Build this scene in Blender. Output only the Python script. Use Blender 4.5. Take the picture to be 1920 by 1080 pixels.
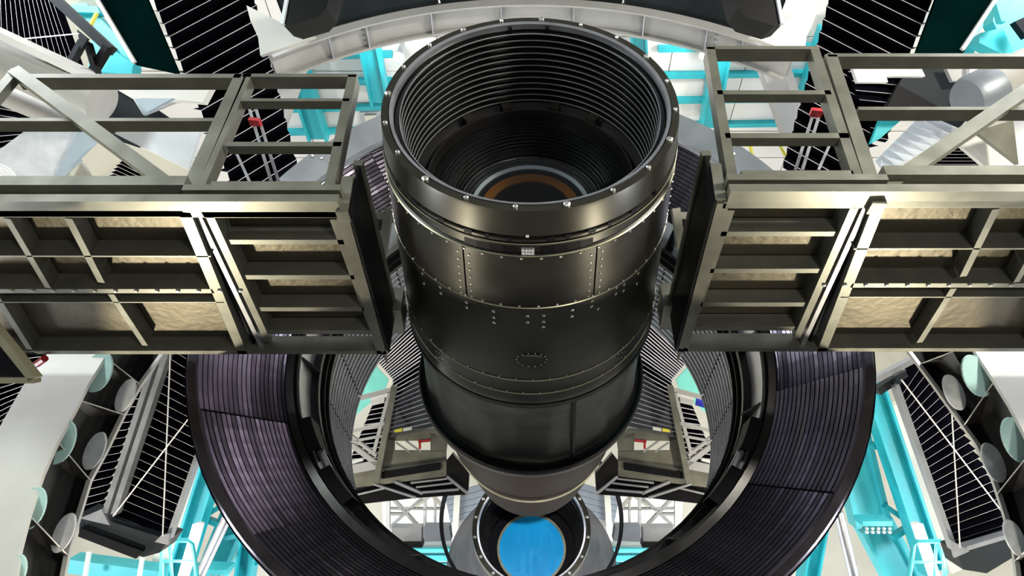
import bpy, math, random
from mathutils import Vector, Matrix
random.seed(7)
for o in list(bpy.data.objects): bpy.data.objects.remove(o)
SC = bpy.context.scene
COL = SC.collection

# ---------------------------------------------------------------- camera, world, lights, exposure
F = 1270.0; CX = 998.0; CY = 540.0
EYE = Vector((0, 0, 1.6)); PITCH = math.radians(36.3)
FWD = Vector((0, math.cos(PITCH), math.sin(PITCH)))
UPV = Vector((0, -math.sin(PITCH), math.cos(PITCH)))
RGT = Vector((1, 0, 0))
cd = bpy.data.cameras.new('camera'); cam = bpy.data.objects.new('camera', cd); COL.objects.link(cam)
cam.location = EYE; cam.rotation_euler = (math.pi/2 + PITCH, 0, 0)
cd.sensor_width = 36.0; cd.lens = 36.0*F/1920.0; cd.shift_x = -(CX-960.0)/1920.0; cd.clip_end = 200
SC.camera = cam

W = bpy.data.worlds.new('world'); SC.world = W; W.use_nodes = True
bg = W.node_tree.nodes['Background']; bg.inputs[0].default_value = (0.93, 0.97, 1.0, 1); bg.inputs[1].default_value = 0.14
VS = SC.view_settings
VS.view_transform = 'Standard'; VS.look = 'None'; VS.gamma = 1.0; VS.use_curve_mapping = False; VS.exposure = 0.35

def area(name, loc, to, size, power, col=(1, 1, 1)):
    l = bpy.data.lights.new(name, 'AREA'); l.energy = power; l.size = size; l.color = col; l.shape = 'DISK'
    o = bpy.data.objects.new(name, l); COL.objects.link(o); o.location = loc
    o.rotation_euler = (Vector(to)-Vector(loc)).to_track_quat('-Z', 'Y').to_euler()
    return o
# unseen area lights added to brighten dome and vanes, and floor lights for the platforms
DAY = (0.93, 0.97, 1.0); WARM = (1.0, 0.9, 0.68)
for sx in (-1, 1):
    area('dome_flood_light', (sx*7.5, 2.0, 10.2), (-sx*0.8, 4.6, 4.6), 3.0, 700, DAY)       # added high beside the viewer, for highlights on vanes and barrel
    area('dome_flood_light', (sx*9.6, 7.2, 0.6), (sx*2.0, 8.5, 10.0), 1.5, 330, DAY)      # added uplights, unseen, washing ceiling and steel
    area('dome_flood_light', (sx*2.6, 12.4, 0.4), (sx*2.2, 15.0, 6.0), 1.2, 260, DAY)     # added uplights, unseen, brightening the back wall
    area('floor_work_light', (sx*4.3, 6.6, 0.3), (sx*3.2, 3.2, 4.1), 0.3, 170, WARM)
area('stand_lamp', (-5.2, -1.8, 5.2), (-2.2, 2.8, 4.6), 1.0, 170, (0.9, 1.0, 0.92))  # unseen pair of fill lights added to brighten the guard rails
area('stand_lamp', (5.2, -1.8, 5.2), (2.2, 2.8, 4.6), 1.0, 420, (1.0, 0.95, 0.80))
sl = bpy.data.lights.new('spot_lamp', 'SPOT'); sl.energy = 2600; sl.spot_size = math.radians(9); sl.spot_blend = 0.4; sl.shadow_soft_size = 0.08
so = bpy.data.objects.new('spot_lamp', sl); COL.objects.link(so); so.location = (0.3, -0.4, 1.75)      # unseen spot added beside the viewer to brighten the blue disc
so.rotation_euler = (Vector((0, 11.2, 4.62))-so.location).to_track_quat('-Z', 'Y').to_euler()
area('floor_work_light', (2.4, -2.6, 0.8), (0, 3, 4.5), 0.7, 75, (1.0, 0.95, 0.84))  # unseen light added behind the viewer to brighten the front

# ---------------------------------------------------------------- materials
def mat(name, col, rough=0.5, metal=0.0, vary=0.12, scale=6.0, bump=0.0, bscale=60.0, emit=None, estr=0.0, coat=0.0, rvary=0.1, spec=0.5):
    m = bpy.data.materials.new(name); m.use_nodes = True
    nt = m.node_tree; b = nt.nodes['Principled BSDF']
    tc = nt.nodes.new('ShaderNodeTexCoord'); nz = nt.nodes.new('ShaderNodeTexNoise')
    nz.inputs['Scale'].default_value = scale; nz.inputs['Detail'].default_value = 5
    nt.links.new(tc.outputs['Object'], nz.inputs['Vector'])
    r = nt.nodes.new('ShaderNodeValToRGB')
    r.color_ramp.elements[0].position = 0.3; r.color_ramp.elements[1].position = 0.7
    r.color_ramp.elements[0].color = tuple(c*(1-vary) for c in col)+(1,)
    r.color_ramp.elements[1].color = tuple(min(1, c*(1+vary)) for c in col)+(1,)
    nt.links.new(nz.outputs['Fac'], r.inputs['Fac']); nt.links.new(r.outputs['Color'], b.inputs['Base Color'])
    mr = nt.nodes.new('ShaderNodeMapRange'); mr.inputs['To Min'].default_value = max(0.02, rough-rvary); mr.inputs['To Max'].default_value = min(1, rough+rvary)
    nt.links.new(nz.outputs['Fac'], mr.inputs['Value']); nt.links.new(mr.outputs['Result'], b.inputs['Roughness'])
    b.inputs['Metallic'].default_value = metal
    if coat: b.inputs['Coat Weight'].default_value = coat; b.inputs['Coat Roughness'].default_value = 0.08
    if bump:
        n2 = nt.nodes.new('ShaderNodeTexNoise'); n2.inputs['Scale'].default_value = bscale
        nt.links.new(tc.outputs['Object'], n2.inputs['Vector'])
        bp = nt.nodes.new('ShaderNodeBump'); bp.inputs['Strength'].default_value = bump; bp.inputs['Distance'].default_value = 0.01
        nt.links.new(n2.outputs['Fac'], bp.inputs['Height']); nt.links.new(bp.outputs['Normal'], b.inputs['Normal'])
    b.inputs['Specular IOR Level'].default_value = spec
    if emit: b.inputs['Emission Color'].default_value = emit+(1,); b.inputs['Emission Strength'].default_value = estr
    return m
M = {}
M['olive'] = mat('olive_anodised', (0.20, 0.20, 0.165), 0.36, 0.5, 0.15, 5)
M['olive_panel'] = mat('olive_sheet', (0.125, 0.11, 0.078), 0.40, 0.7, 0.2, 3, 0.25, 18)
M['barrel'] = mat('barrel_anodised', (0.035, 0.034, 0.028), 0.34, 0.55, 0.15, 4)
M['barrel_rim'] = mat('barrel_rim', (0.045, 0.043, 0.034), 0.34, 0.55, 0.15, 4)
M['snout'] = mat('snout_bronze', (0.022, 0.016, 0.014), 0.5, 0.0, 0.25, 4, spec=0.02)
M['skirt'] = mat('skirt_grey', (0.07, 0.07, 0.08), 0.5, 0.0, 0.4, 3, spec=0.05)
M['gusset'] = mat('gusset_brown', (0.045, 0.040, 0.036), 0.4, 0.2, 0.3, 4)
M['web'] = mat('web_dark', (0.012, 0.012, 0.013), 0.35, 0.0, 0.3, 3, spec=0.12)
M['black'] = mat('black_paint', (0.006, 0.006, 0.008), 0.45, 0.0, 0.2, 5, spec=0.10)
M['ringblack'] = mat('ring_gloss_black', (0.02, 0.019, 0.02), 0.2, 0.5, 0.2, 4)
M['bellows'] = mat('bellows_cloth', (0.004, 0.004, 0.007), 0.8, 0.0, 0.3, 3, spec=0.0)
M['bellows_edge'] = mat('bellows_edge', (0.62, 0.58, 0.62), 0.5, 0.0, 0.1, 8)
M['vane'] = mat('vane_purple_black', (0.17, 0.155, 0.20), 0.22, 0.95, 0.2, 5, rvary=0.08)
M['vane_dark'] = mat('vane_backing', (0.006, 0.005, 0.008), 0.5)
M['silver'] = mat('silver_metal', (0.60, 0.61, 0.66), 0.34, 0.9, 0.08, 6)
M['steel'] = mat('steel_grey', (0.40, 0.41, 0.44), 0.35, 0.6, 0.12, 6)
M['greyplate'] = mat('grey_plate', (0.24, 0.265, 0.30), 0.45, 0.4, 0.12, 4)
M['slate'] = mat('slate_hull', (0.017, 0.022, 0.026), 0.42, 0.0, 0.35, 1.6, spec=0.15)
M['white'] = mat('white_paint', (0.74, 0.73, 0.71), 0.45, 0.0, 0.05, 3)
M['channel'] = mat('channel_grey', (0.42, 0.415, 0.41), 0.5, 0.0, 0.06, 4)
M['tube'] = mat('tube_grey', (0.36, 0.345, 0.325), 0.55, 0.0, 0.1, 3)
M['sheet'] = mat('plastic_sheet', (0.70, 0.72, 0.78), 0.25, 0.0, 0.12, 7, 0.6, 12)
M['fluted'] = mat('fluted_white', (0.62, 0.66, 0.72), 0.4, 0.1, 0.06, 4)
M['blueplate'] = mat('pale_blue_plate', (0.42, 0.50, 0.60), 0.4, 0.1, 0.08, 4)
M['lid'] = mat('grey_lid', (0.70, 0.74, 0.80), 0.4, 0.0, 0.2, 9)  # brightness at the girder holes, put into the disc colour
M['mintlid'] = mat('mint_lid', (0.62, 0.93, 0.92), 0.4, 0.0, 0.06, 3)  # mint light seen through the girder holes, put into the disc colour
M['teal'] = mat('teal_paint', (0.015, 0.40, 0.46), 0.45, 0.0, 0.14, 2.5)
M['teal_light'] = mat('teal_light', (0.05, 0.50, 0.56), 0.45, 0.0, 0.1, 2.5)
M['teal_dark'] = mat('teal_dark_green', (0.0006, 0.007, 0.0065), 0.6, 0.0, 0.3, 2, spec=0.0)
M['mint'] = mat('mint_paint', (0.22, 0.72, 0.62), 0.5, 0.0, 0.12, 1.5)
M['cream'] = mat('cream_insulation', (0.66, 0.63, 0.55), 0.7, 0.0, 0.06, 2)
M['red'] = mat('red_clamp', (0.45, 0.02, 0.03), 0.4)
M['yellow'] = mat('yellow_paint', (0.78, 0.70, 0.08), 0.5)
M['royal'] = mat('royal_blue', (0.02, 0.03, 0.55), 0.5)
M['wire'] = mat('white_wire', (0.8, 0.78, 0.8), 0.4)
M['bolt'] = mat('bolt_steel', (0.7, 0.7, 0.66), 0.25, 0.8)
M['gold'] = mat('pale_gold_seam', (0.42, 0.40, 0.28), 0.35, 0.7)
M['blue'] = mat('blue_lens_cover', (0.0, 0.42, 0.98), 0.35, 0.0, 0.12, 2.2)  # blue reflection in the far lens, put into the base colour
M['amber'] = mat('amber_ring', (0.40, 0.14, 0.02), 0.3, 0.6)  # orange reflection in the lens, put into a ring's colour
M['shroud'] = mat('shroud_fabric', (0.022, 0.021, 0.020), 0.4, 0.0, 0.2, 3, 0.9, 3.5, spec=0.08)
M['lamp'] = mat('lamp_tube', (1, 1, 1), 0.5, emit=(1.0, 0.98, 1.0), estr=14.0)
M['concrete'] = mat('concrete', (0.11, 0.11, 0.115), 0.8, 0.0, 0.1, 1.5)
M['ribbed'] = mat('ribbed_grey', (0.34, 0.35, 0.39), 0.3, 0.7, 0.1, 5)
# perforated ceiling sheet: off white with a fine dot pattern
m = mat('perforated_sheet', (0.78, 0.74, 0.71), 0.6, 0.0, 0.04, 1.0); nt = m.node_tree; b = nt.nodes['Principled BSDF']
tc = [n for n in nt.nodes if n.type == 'TEX_COORD'][0]; rp = [n for n in nt.nodes if n.type == 'VALTORGB'][0]
vo = nt.nodes.new('ShaderNodeTexVoronoi'); vo.inputs['Scale'].default_value = 22; vo.inputs['Randomness'].default_value = 0.0
nt.links.new(tc.outputs['Object'], vo.inputs['Vector'])
lt = nt.nodes.new('ShaderNodeMath'); lt.operation = 'LESS_THAN'; lt.inputs[1].default_value = 0.24; nt.links.new(vo.outputs['Distance'], lt.inputs[0])
mx = nt.nodes.new('ShaderNodeMixRGB'); mx.inputs['Color2'].default_value = (0.42, 0.40, 0.40, 1)
nt.links.new(lt.outputs[0], mx.inputs['Fac']); nt.links.new(rp.outputs['Color'], mx.inputs['Color1']); nt.links.new(mx.outputs['Color'], b.inputs['Base Color'])
M['perforated'] = m
# clear panel / lens: fresnel mix of transparent and glossy
def clear(name, tint, base, rough, power=3.0):
    m = bpy.data.materials.new(name); m.use_nodes = True; nt = m.node_tree; nt.nodes.clear()
    o = nt.nodes.new('ShaderNodeOutputMaterial'); mx = nt.nodes.new('ShaderNodeMixShader'); lw = nt.nodes.new('ShaderNodeLayerWeight')
    t = nt.nodes.new('ShaderNodeBsdfTransparent'); g = nt.nodes.new('ShaderNodeBsdfGlossy'); pw = nt.nodes.new('ShaderNodeMath'); pw.operation = 'POWER'; pw.inputs[1].default_value = power
    ad = nt.nodes.new('ShaderNodeMath'); ad.operation = 'MULTIPLY_ADD'; ad.inputs[1].default_value = 0.6; ad.inputs[2].default_value = base
    lw.inputs['Blend'].default_value = 0.5; t.inputs['Color'].default_value = tint+(1,); g.inputs['Roughness'].default_value = rough
    nt.links.new(lw.outputs['Facing'], pw.inputs[0]); nt.links.new(pw.outputs[0], ad.inputs[0])
    nt.links.new(ad.outputs[0], mx.inputs[0]); nt.links.new(t.outputs[0], mx.inputs[1]); nt.links.new(g.outputs[0], mx.inputs[2]); nt.links.new(mx.outputs[0], o.inputs[0])
    return m
M['lens'] = clear('lens_glass', (0.80, 0.86, 0.86), 0.04, 0.02)
M['shield'] = clear('clear_shield', (0.80, 0.82, 0.84), 0.14, 0.08)

# ---------------------------------------------------------------- pixel -> place
MX = False
def ray(px, py):
    if MX: px = 2*CX - px
    return FWD + RGT*((px-CX)/F) + UPV*((CY-py)/F)
def P(px, py, sp):
    r = ray(px, py); k, v = sp
    if k == 'd': return EYE + r*v
    i = 'XYZ'.index(k)
    return EYE + r*((v-EYE[i])/r[i])
def toward(sp):          # unit normal of the plane, facing away from the viewer
    return {'d': FWD, 'Y': Vector((0, 1, 0)), 'Z': Vector((0, 0, 1)), 'X': Vector((1, 0, 0))}[sp[0]].copy()

# ---------------------------------------------------------------- mesh helpers
def obj(name, V, Fc, mats, parent=None, fm=None, smooth=False):
    V = [Vector(v) for v in V]
    c = Vector((0, 0, 0))
    for v in V: c += v
    c /= len(V)
    me = bpy.data.meshes.new(name); me.from_pydata([tuple(v-c) for v in V], [], Fc)
    for mm in (mats if isinstance(mats, (list, tuple)) else [mats]): me.materials.append(M[mm] if isinstance(mm, str) else mm)
    if fm:
        for p, i in zip(me.polygons, fm): p.material_index = i
    if smooth:
        for p in me.polygons: p.use_smooth = True
    me.update()
    o = bpy.data.objects.new(name, me); COL.objects.link(o)
    o.location = c
    if parent is not None:
        o.parent = parent; o.location = c - world_loc(parent)
    return o
def world_loc(o):
    v = o.location.copy()
    while o.parent: o = o.parent; v += o.location
    return v
SIDE = ''
def tag(o, label, cat, group=None, kind=None):
    if label and SIDE: label = label + SIDE
    if label: o['label'] = label
    if cat: o['category'] = cat
    if group: o['group'] = group
    if kind: o['kind'] = kind
    return o
def thing(name, label, cat, loc, group=None):
    o = bpy.data.objects.new(name, None); COL.objects.link(o); o.location = loc; o.empty_display_size = 0.2
    return tag(o, label, cat, group)
def struct(o): o['kind'] = 'structure'; return o

BF = [(0, 3, 2, 1), (4, 5, 6, 7), (0, 1, 5, 4), (1, 2, 6, 5), (2, 3, 7, 6), (3, 0, 4, 7)]
def boxv(a, b, w, t, n, push=True):
    """box beam from a to b; w across, t along n (behind the line when push)"""
    a = Vector(a); b = Vector(b); d = (b-a).normalized(); n = Vector(n); n = (n - d*n.dot(d)).normalized(); s = d.cross(n).normalized()*(w/2)
    o0 = Vector((0, 0, 0)) if push else -n*(t/2); o1 = n*t if push else n*(t/2)
    return [a-s+o0, a+s+o0, b+s+o0, b-s+o0, a-s+o1, a+s+o1, b+s+o1, b-s+o1]
def beam(name, a, b, w, t, n, m, parent=None, push=True):
    return obj(name, boxv(a, b, w, t, n, push), BF, m, parent)
def pbeam(name, p0, p1, wpx, t, sp, m, parent=None):
    a = P(*p0, sp); b = P(*p1, sp); d = ((a+b)/2-EYE).dot(FWD)
    return beam(name, a, b, wpx*d/F, t, toward(sp), m, parent)
def hbeam(name, p0, p1, sec, m, parent=None, t_fl=0.16):
    """I-section beam: sec=(web width px, depth m, plane)"""
    wpx, t, sp = sec; a = P(*p0, sp); b = P(*p1, sp); dd = ((a+b)/2-EYE).dot(FWD); w = wpx*dd/F; n = toward(sp)
    d = (b-a).normalized(); n = (n-d*n.dot(d)).normalized(); s = d.cross(n).normalized()
    V = []; Fc = []
    for (off, ww, tt, back) in ((-w/2, w*t_fl, t, 0), (w/2, w*t_fl, t, 0), (0, w, t*0.2, t*0.4)):
        k = len(V); V += boxv(a+s*off+n*back, b+s*off+n*back, ww, tt, n); Fc += [tuple(i+k for i in f) for f in BF]
    return obj(name, V, Fc, m, parent)
def plate(name, pts, sp, t, m, parent=None, depths=None):
    """polygon traced at a plane and given thickness away from the viewer"""
    A = [P(x, y, (sp[0], depths[i]) if depths else sp) for i, (x, y) in enumerate(pts)]
    n = toward(sp)*t; k = len(A)
    V = A + [v+n for v in A]
    Fc = [tuple(range(k)), tuple(reversed(range(k, 2*k)))] + [(i, i+k, (i+1) % k+k, (i+1) % k) for i in range(k)]
    return obj(name, V, Fc, m, parent)
def tubev(pts, r, n=10, caps=True):
    pts = [Vector(p) for p in pts]; V = []; Fc = []; rs = r if isinstance(r, (list, tuple)) else [r]*len(pts)
    for i, p in enumerate(pts):
        d = (pts[min(i+1, len(pts)-1)]-pts[max(i-1, 0)]).normalized()
        u = d.cross(Vector((0, 0, 1))); 
        if u.length < 1e-3: u = d.cross(Vector((1, 0, 0)))
        u.normalize(); v = d.cross(u)
        V += [p+(u*math.cos(2*math.pi*k/n)+v*math.sin(2*math.pi*k/n))*rs[i] for k in range(n)]
    for i in range(len(pts)-1):
        for k in range(n): Fc.append((i*n+k, i*n+(k+1) % n, (i+1)*n+(k+1) % n, (i+1)*n+k))
    if caps: Fc += [tuple(reversed(range(n))), tuple(range((len(pts)-1)*n, len(pts)*n))]
    return V, Fc
def tube(name, pts, r, m, parent=None, n=10, smooth=True):
    V, Fc = tubev(pts, r, n); o = obj(name, V, Fc, m, parent, smooth=smooth)
    if smooth: o.data.set_sharp_from_angle(angle=math.radians(40))
    return o
AX = Vector((-0.012, 0, 4.66))       # optical axis: parallel to Y
def axp(r, y, a): return Vector((AX.x + r*math.sin(a), y, AX.z + r*math.cos(a)))   # a = 0 is up
def lathe(name, prof, m, parent=None, a0=0.0, a1=2*math.pi, n=96, smooth=True, mats=None, fm=None):
    full = abs(a1-a0-2*math.pi) < 1e-6; k = n if full else n+1; V = []; Fc = []; fmi = []
    for j in range(k):
        a = a0+(a1-a0)*j/n
        V += [axp(r, y, a) for r, y in prof]
    q = len(prof)
    for j in range(n):
        j2 = (j+1) % k
        for i in range(q-1):
            Fc.append((j*q+i, j2*q+i, j2*q+i+1, j*q+i+1)); fmi.append(fm[i] if fm else 0)
    o = obj(name, V, Fc, mats or m, parent, fm=fmi if fm else None)
    if smooth:
        for p in o.data.polygons: p.use_smooth = True
        o.data.set_sharp_from_angle(angle=math.radians(32))
    return o
def loop(pr): return pr+[pr[0]]
def discs(name, items, m, parent, n=8):
    """many small round heads joined: items = (centre, normal, radius, height)"""
    V = []; Fc = []
    for c, nr, r, h in items:
        nr = Vector(nr).normalized(); u = nr.cross(Vector((0.1, 0.9, 0.3))).normalized(); v = nr.cross(u); k = len(V)
        for z, rr in ((-0.004, r), (h*0.6, r), (h, r*0.6)):
            V += [Vector(c)+nr*z+(u*math.cos(2*math.pi*i/n)+v*math.sin(2*math.pi*i/n))*rr for i in range(n)]
        for l in range(2): Fc += [(k+l*n+i, k+l*n+(i+1) % n, k+(l+1)*n+(i+1) % n, k+(l+1)*n+i) for i in range(n)]
        Fc.append(tuple(k+2*n+i for i in range(n)))
    o = obj(name, V, Fc, m, parent); o['kind'] = 'stuff'
    return o
def bellows(name, label, L, R, sp, n, fold=0.10, group=None, ext=0.0, edge=0.0042, cat='bellows', dR=None, parent=None, pname='slat'):
    """black folded curtain: L, R = pixel polylines of the two ends; one part per fold, each with a pale hem"""
    def along(pl, t, s):
        q = [P(x, y, s) for x, y in pl]; ln = [(q[i+1]-q[i]).length for i in range(len(q)-1)]; T = t*sum(ln)
        for i, l in enumerate(ln):
            if T <= l or i == len(ln)-1: return q[i]+(q[i+1]-q[i])*(T/l)
            T -= l
    sR = sp if dR is None else (sp[0], dR)
    back = toward(sp)*fold
    t = parent or thing(name, label, cat, along(L, 1, sp), group)
    for i in range(n):
        a0 = along(L, i/n, sp); b0 = along(R, i/n, sR); a1 = along(L, (i+1)/n, sp); b1 = along(R, (i+1)/n, sR)
        e = (b1-a1).normalized(); dn = (a1-a0)
        am = a0+dn*0.8 + e*ext; bm = b0+(b1-b0)*0.8 + e*ext
        h = dn.normalized()*edge
        V = [a0+back, b0+back, bm, am, a1+back, b1+back, am+h-back*0.02, bm+h-back*0.02, am-h*0.2-back*0.05, bm-h*0.2-back*0.05]
        Fc = [(0, 1, 2, 3), (3, 2, 5, 4), (8, 9, 7, 6)]
        fm_ = [0, 0, 1]
        if ext:       # the fold turns up again at its inner end
            k_ = a0+dn*0.35-e*ext*0.2
            V += [k_, k_+h, a0+back-e*ext]; Fc += [(8, 6, 11, 10), (3, 0, 10)]; fm_ += [1, 0]
        obj(pname, V, Fc, ['bellows', 'bellows_edge'], t, fm=fm_)
    return t
def both(fn):
    global MX, SIDE
    for s in (False, True):
        MX = s; SIDE = ' on the fluted-fairing side' if s else ' on the plastic-sheet side'; fn(s)
    MX = False; SIDE = ''

# ================================================================= the setting
def box(name, lo, hi, m, parent=None):
    (a, b, c), (d, e, f) = lo, hi
    V = [(a, b, c), (d, b, c), (d, e, c), (a, e, c), (a, b, f), (d, b, f), (d, e, f), (a, e, f)]
    return obj(name, V, [(0, 3, 2, 1), (4, 5, 6, 7), (0, 1, 5, 4), (1, 2, 6, 5), (2, 3, 7, 6), (3, 0, 4, 7)], m, parent)
ZC = 10.6; YB = 15.0
struct(box('floor', (-11, -8, -0.2), (11, YB, 0.0), 'concrete'))
ceil = struct(box('ceiling', (-11, 2.5, ZC), (11, YB, ZC+0.2), 'cream'))
struct(box('wall_left', (-11.2, 2.5, 0), (-11, YB, ZC), 'cream'))
struct(box('wall_right', (11, 2.5, 0), (11.2, YB, ZC), 'cream'))
wb = struct(box('wall_back', (-11, YB, 0), (11, YB+0.2, ZC), 'cream'))
# perforated ceiling sheets, as far as they show
PW, PL = 1.18, 0.60
for i in range(-5, 6):
    for j in range(9):
        x = i*PW+0.35; y = 4.7+j*PL
        box('ceiling_panel', (x-PW/2+0.008, y, ZC-0.05), (x+PW/2-0.008, y+PL-0.02, ZC), 'perforated', ceil)
# teal ceiling steel
def tealbeam(p0, p1, wpx, label, grp, t=0.22, sp=('Z', ZC-0.42)):
    o = hbeam('steel_beam', p0, p1, (wpx, t, sp), 'teal'); return tag(o, label, 'beam', grp)
for (p0, p1, w) in (((684, 60), (712, 200), 32), ((552, 125), (596, 268), 34), ((1196, 40), (1202, 130), 26), ((1362, 60), (1330, 245), 30), ((1562, 60), (1500, 245), 34)):
    tealbeam(p0, p1, w, 'teal steel girder crossing under the perforated ceiling', 'ceiling girders')
for y in (108, 158, 206, 249):
    tag(pbeam('purlin', (520, y+3), (735, y-3), 9, 0.1, ('Z', ZC-0.15), 'teal'), 'thin teal purlin under the perforated ceiling beside the grille vent', 'beam', 'purlins left of the barrel')
for y in (95, 145, 192, 238):
    tag(pbeam('purlin', (1235, y), (1520, y-4), 9, 0.1, ('Z', ZC-0.15), 'teal'), 'thin teal purlin under the perforated ceiling on the side without the vent', 'beam', 'purlins right of the barrel')
v = thing('ceiling_vent', 'square grey grille vent with pale centre in perforated ceiling', 'vent', P(692, 227, ('Z', ZC-0.1)))
plate('frame', [(674, 211), (712, 209), (714, 243), (680, 245)], ('Z', ZC-0.10), 0.05, 'steel', v)
plate('grille', [(683, 217), (705, 216), (707, 239), (688, 240)], ('Z', ZC-0.13), 0.04, 'cream', v)
def flood(px, py):
    c = P(px, py, ('Z', ZC-0.5)); t = thing('flood_lamp', 'small bright round flood lamp hung under the perforated ceiling', 'lamp', c, 'ceiling flood lamps')
    tube('housing', [c+Vector((0, 0.02, 0.5)), c+Vector((0, 0.01, 0.16)), c+Vector((0, 0, 0.06))], [0.03, 0.04, 0.08], 'steel', t, 14)
    tube('bulb', [c+Vector((0, 0, 0.06)), c+Vector((0, -0.01, 0.0))], [0.06, 0.05], 'lamp', t, 14)
    l = bpy.data.lights.new('flood', 'POINT'); l.energy = 25; l.shadow_soft_size = 0.1; o = bpy.data.objects.new('flood', l); COL.objects.link(o); o.location = c+Vector((0, -0.15, -0.25))
flood(747, 112); flood(1322, 108)

# ================================================================= camera barrel
B = thing('camera_barrel', 'big dark metal camera barrel with open ribbed mouth and glass lens inside', 'telescope camera', (AX.x, 5.3, AX.z-0.97))
prof_R = [(2.42, 0.822), (2.60, 0.842), (2.75, 0.853), (3.2, 0.878), (4.2, 0.928), (5.3, 0.972)]
def RB(y):
    for (y0, r0), (y1, r1) in zip(prof_R, prof_R[1:]):
        if y <= y1: return r0+(r1-r0)*(y-y0)/(y1-y0)
    return prof_R[-1][1]
lathe('collar', [(0.775, 2.44), (0.785, 2.42), (RB(2.42), 2.42), (RB(2.42)+0.004, 2.44), (RB(2.58), 2.585), (RB(2.58)-0.012, 2.59)], 'barrel_rim', B)
lathe('rim_ring', loop([(0.760, 2.425), (0.778, 2.418), (0.778, 2.45), (0.760, 2.46)]), 'silver', B)
lathe('mouth_wall', [(0.765, 2.45), (0.755, 2.98), (0.66, 3.02), (0.64, 3.04)], 'ringblack', B)
NR = 12
for i in range(NR):
    y = 2.475+0.50*i/(NR-1); r = 0.758-0.006*i/NR
    lathe('inner_ring', loop([(r, y), (r-0.030, y-0.004), (r-0.030, y+0.001), (r, y+0.006)]), 'ringblack', B, n=80)
    lathe('ring_edge', loop([(r-0.028, y-0.005), (r-0.033, y-0.004), (r-0.033, y), (r-0.028, y+0.001)]), 'steel', B, n=80) if i % 1 == 0 else None
lathe('lens_cell', [(0.66, 3.00), (0.645, 2.985), (0.635, 2.99), (0.625, 3.05), (0.60, 3.10)], 'ringblack', B)
for k in range(10):     # fine rings beneath the lens
    y = 3.11+0.018*k; r = 0.60-0.018*k
    lathe('throat_ring', loop([(r, y), (r-0.012, y-0.002), (r-0.012, y+0.002), (r, y+0.006)]), 'ringblack', B, n=64)
lathe('throat_wall', [(0.62, 3.06), (0.605, 3.10), (0.42, 3.30), (0.37, 3.33), (0.0, 3.34)], 'black', B)
lathe('amber_ring', loop([(0.275, 3.303), (0.335, 3.295), (0.335, 3.31), (0.275, 3.318)]), 'amber', B, n=64)  # orange glow reflected in the lens, built as a coloured ring
lathe('bright_ring', loop([(0.375, 3.285), (0.40, 3.275), (0.40, 3.295), (0.375, 3.30)]), 'silver', B, n=64)  # white arc reflected in the lens, built as a silver ring
lathe('lens', [(0.615, 3.06)]+[(0.615*math.cos(t*math.pi/20), 3.06-0.12*math.sin(t*math.pi/20)) for t in range(1, 10)]+[(0.001, 2.94)], 'lens', B)
for a in (-38, -14, 14, 38, 150, 180, 210):
    a0 = math.radians(a)
    lathe('lens_clip', [(0.70, 3.005), (0.70, 2.96), (0.64, 2.96), (0.64, 2.99)], 'barrel_rim', B, a0-0.05, a0+0.05, 3, False)
for a in (-9.5, 8): lathe('spacer', loop([(0.757, 2.432), (0.735, 2.435), (0.735, 2.468), (0.757, 2.468)]), 'black', B, math.radians(a)-0.012, math.radians(a)+0.012, 2, False)
lathe('joint_band', [(RB(2.585)-0.012, 2.586), (RB(2.6)-0.012, 2.604), (RB(2.6)+0.004, 2.606), (RB(2.62)+0.004, 2.624), (RB(2.62)-0.014, 2.63)], 'barrel', B)
lathe('seam_line', [(RB(2.63)+0.003, 2.636), (RB(2.64)+0.006, 2.64), (RB(2.64)+0.003, 2.644)], 'gold', B)
lathe('groove_band', [(RB(2.645), 2.644), (RB(2.66), 2.66), (RB(2.66)-0.014, 2.664), (RB(2.73)-0.014, 2.724), (RB(2.73), 2.73)], 'barrel', B)
SEAMS = [-180+d for d in (-24.5, 24.5, 75, 130, 180, 230, 285)]
edges = [155.5, 204.5, 255, 310, 360, 410, 465, 515.5]
for a0, a1 in zip(edges, edges[1:]):
    a0 = math.radians(a0)+0.006; a1 = math.radians(a1)-0.006
    lathe('body_panel', [(RB(2.735)-0.01, 2.735), (RB(2.735), 2.737), (RB(2.95), 2.95), (RB(3.165), 3.163), (RB(3.17)-0.01, 3.165)], 'barrel', B, a0, a1, 16)
lathe('panel_backing', [(RB(2.73)-0.008, 2.73), (RB(3.17)-0.008, 3.17)], 'black', B)
for y, w in ((2.731, 0.003), (3.168, 0.004), (3.952, 0.007), (4.12, 0.008)):
    lathe('seam_line', [(RB(y)-0.002, y-w), (RB(y)+0.005, y), (RB(y)-0.002, y+w)], 'gold', B)
lathe('mid_body', [(RB(3.17), 3.17), (RB(3.55), 3.55), (RB(3.95), 3.95), (RB(4.12), 4.12), (RB(4.22)+0.008, 4.2), (RB(4.24)+0.008, 4.235), (RB(4.24)-0.03, 4.245)], 'barrel', B)
lathe('clamp_band', [(RB(4.245)-0.03, 4.245), (RB(4.25)+0.012, 4.25), (RB(4.3)+0.012, 4.30), (RB(4.3)-0.02, 4.31)], 'black', B)
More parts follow.
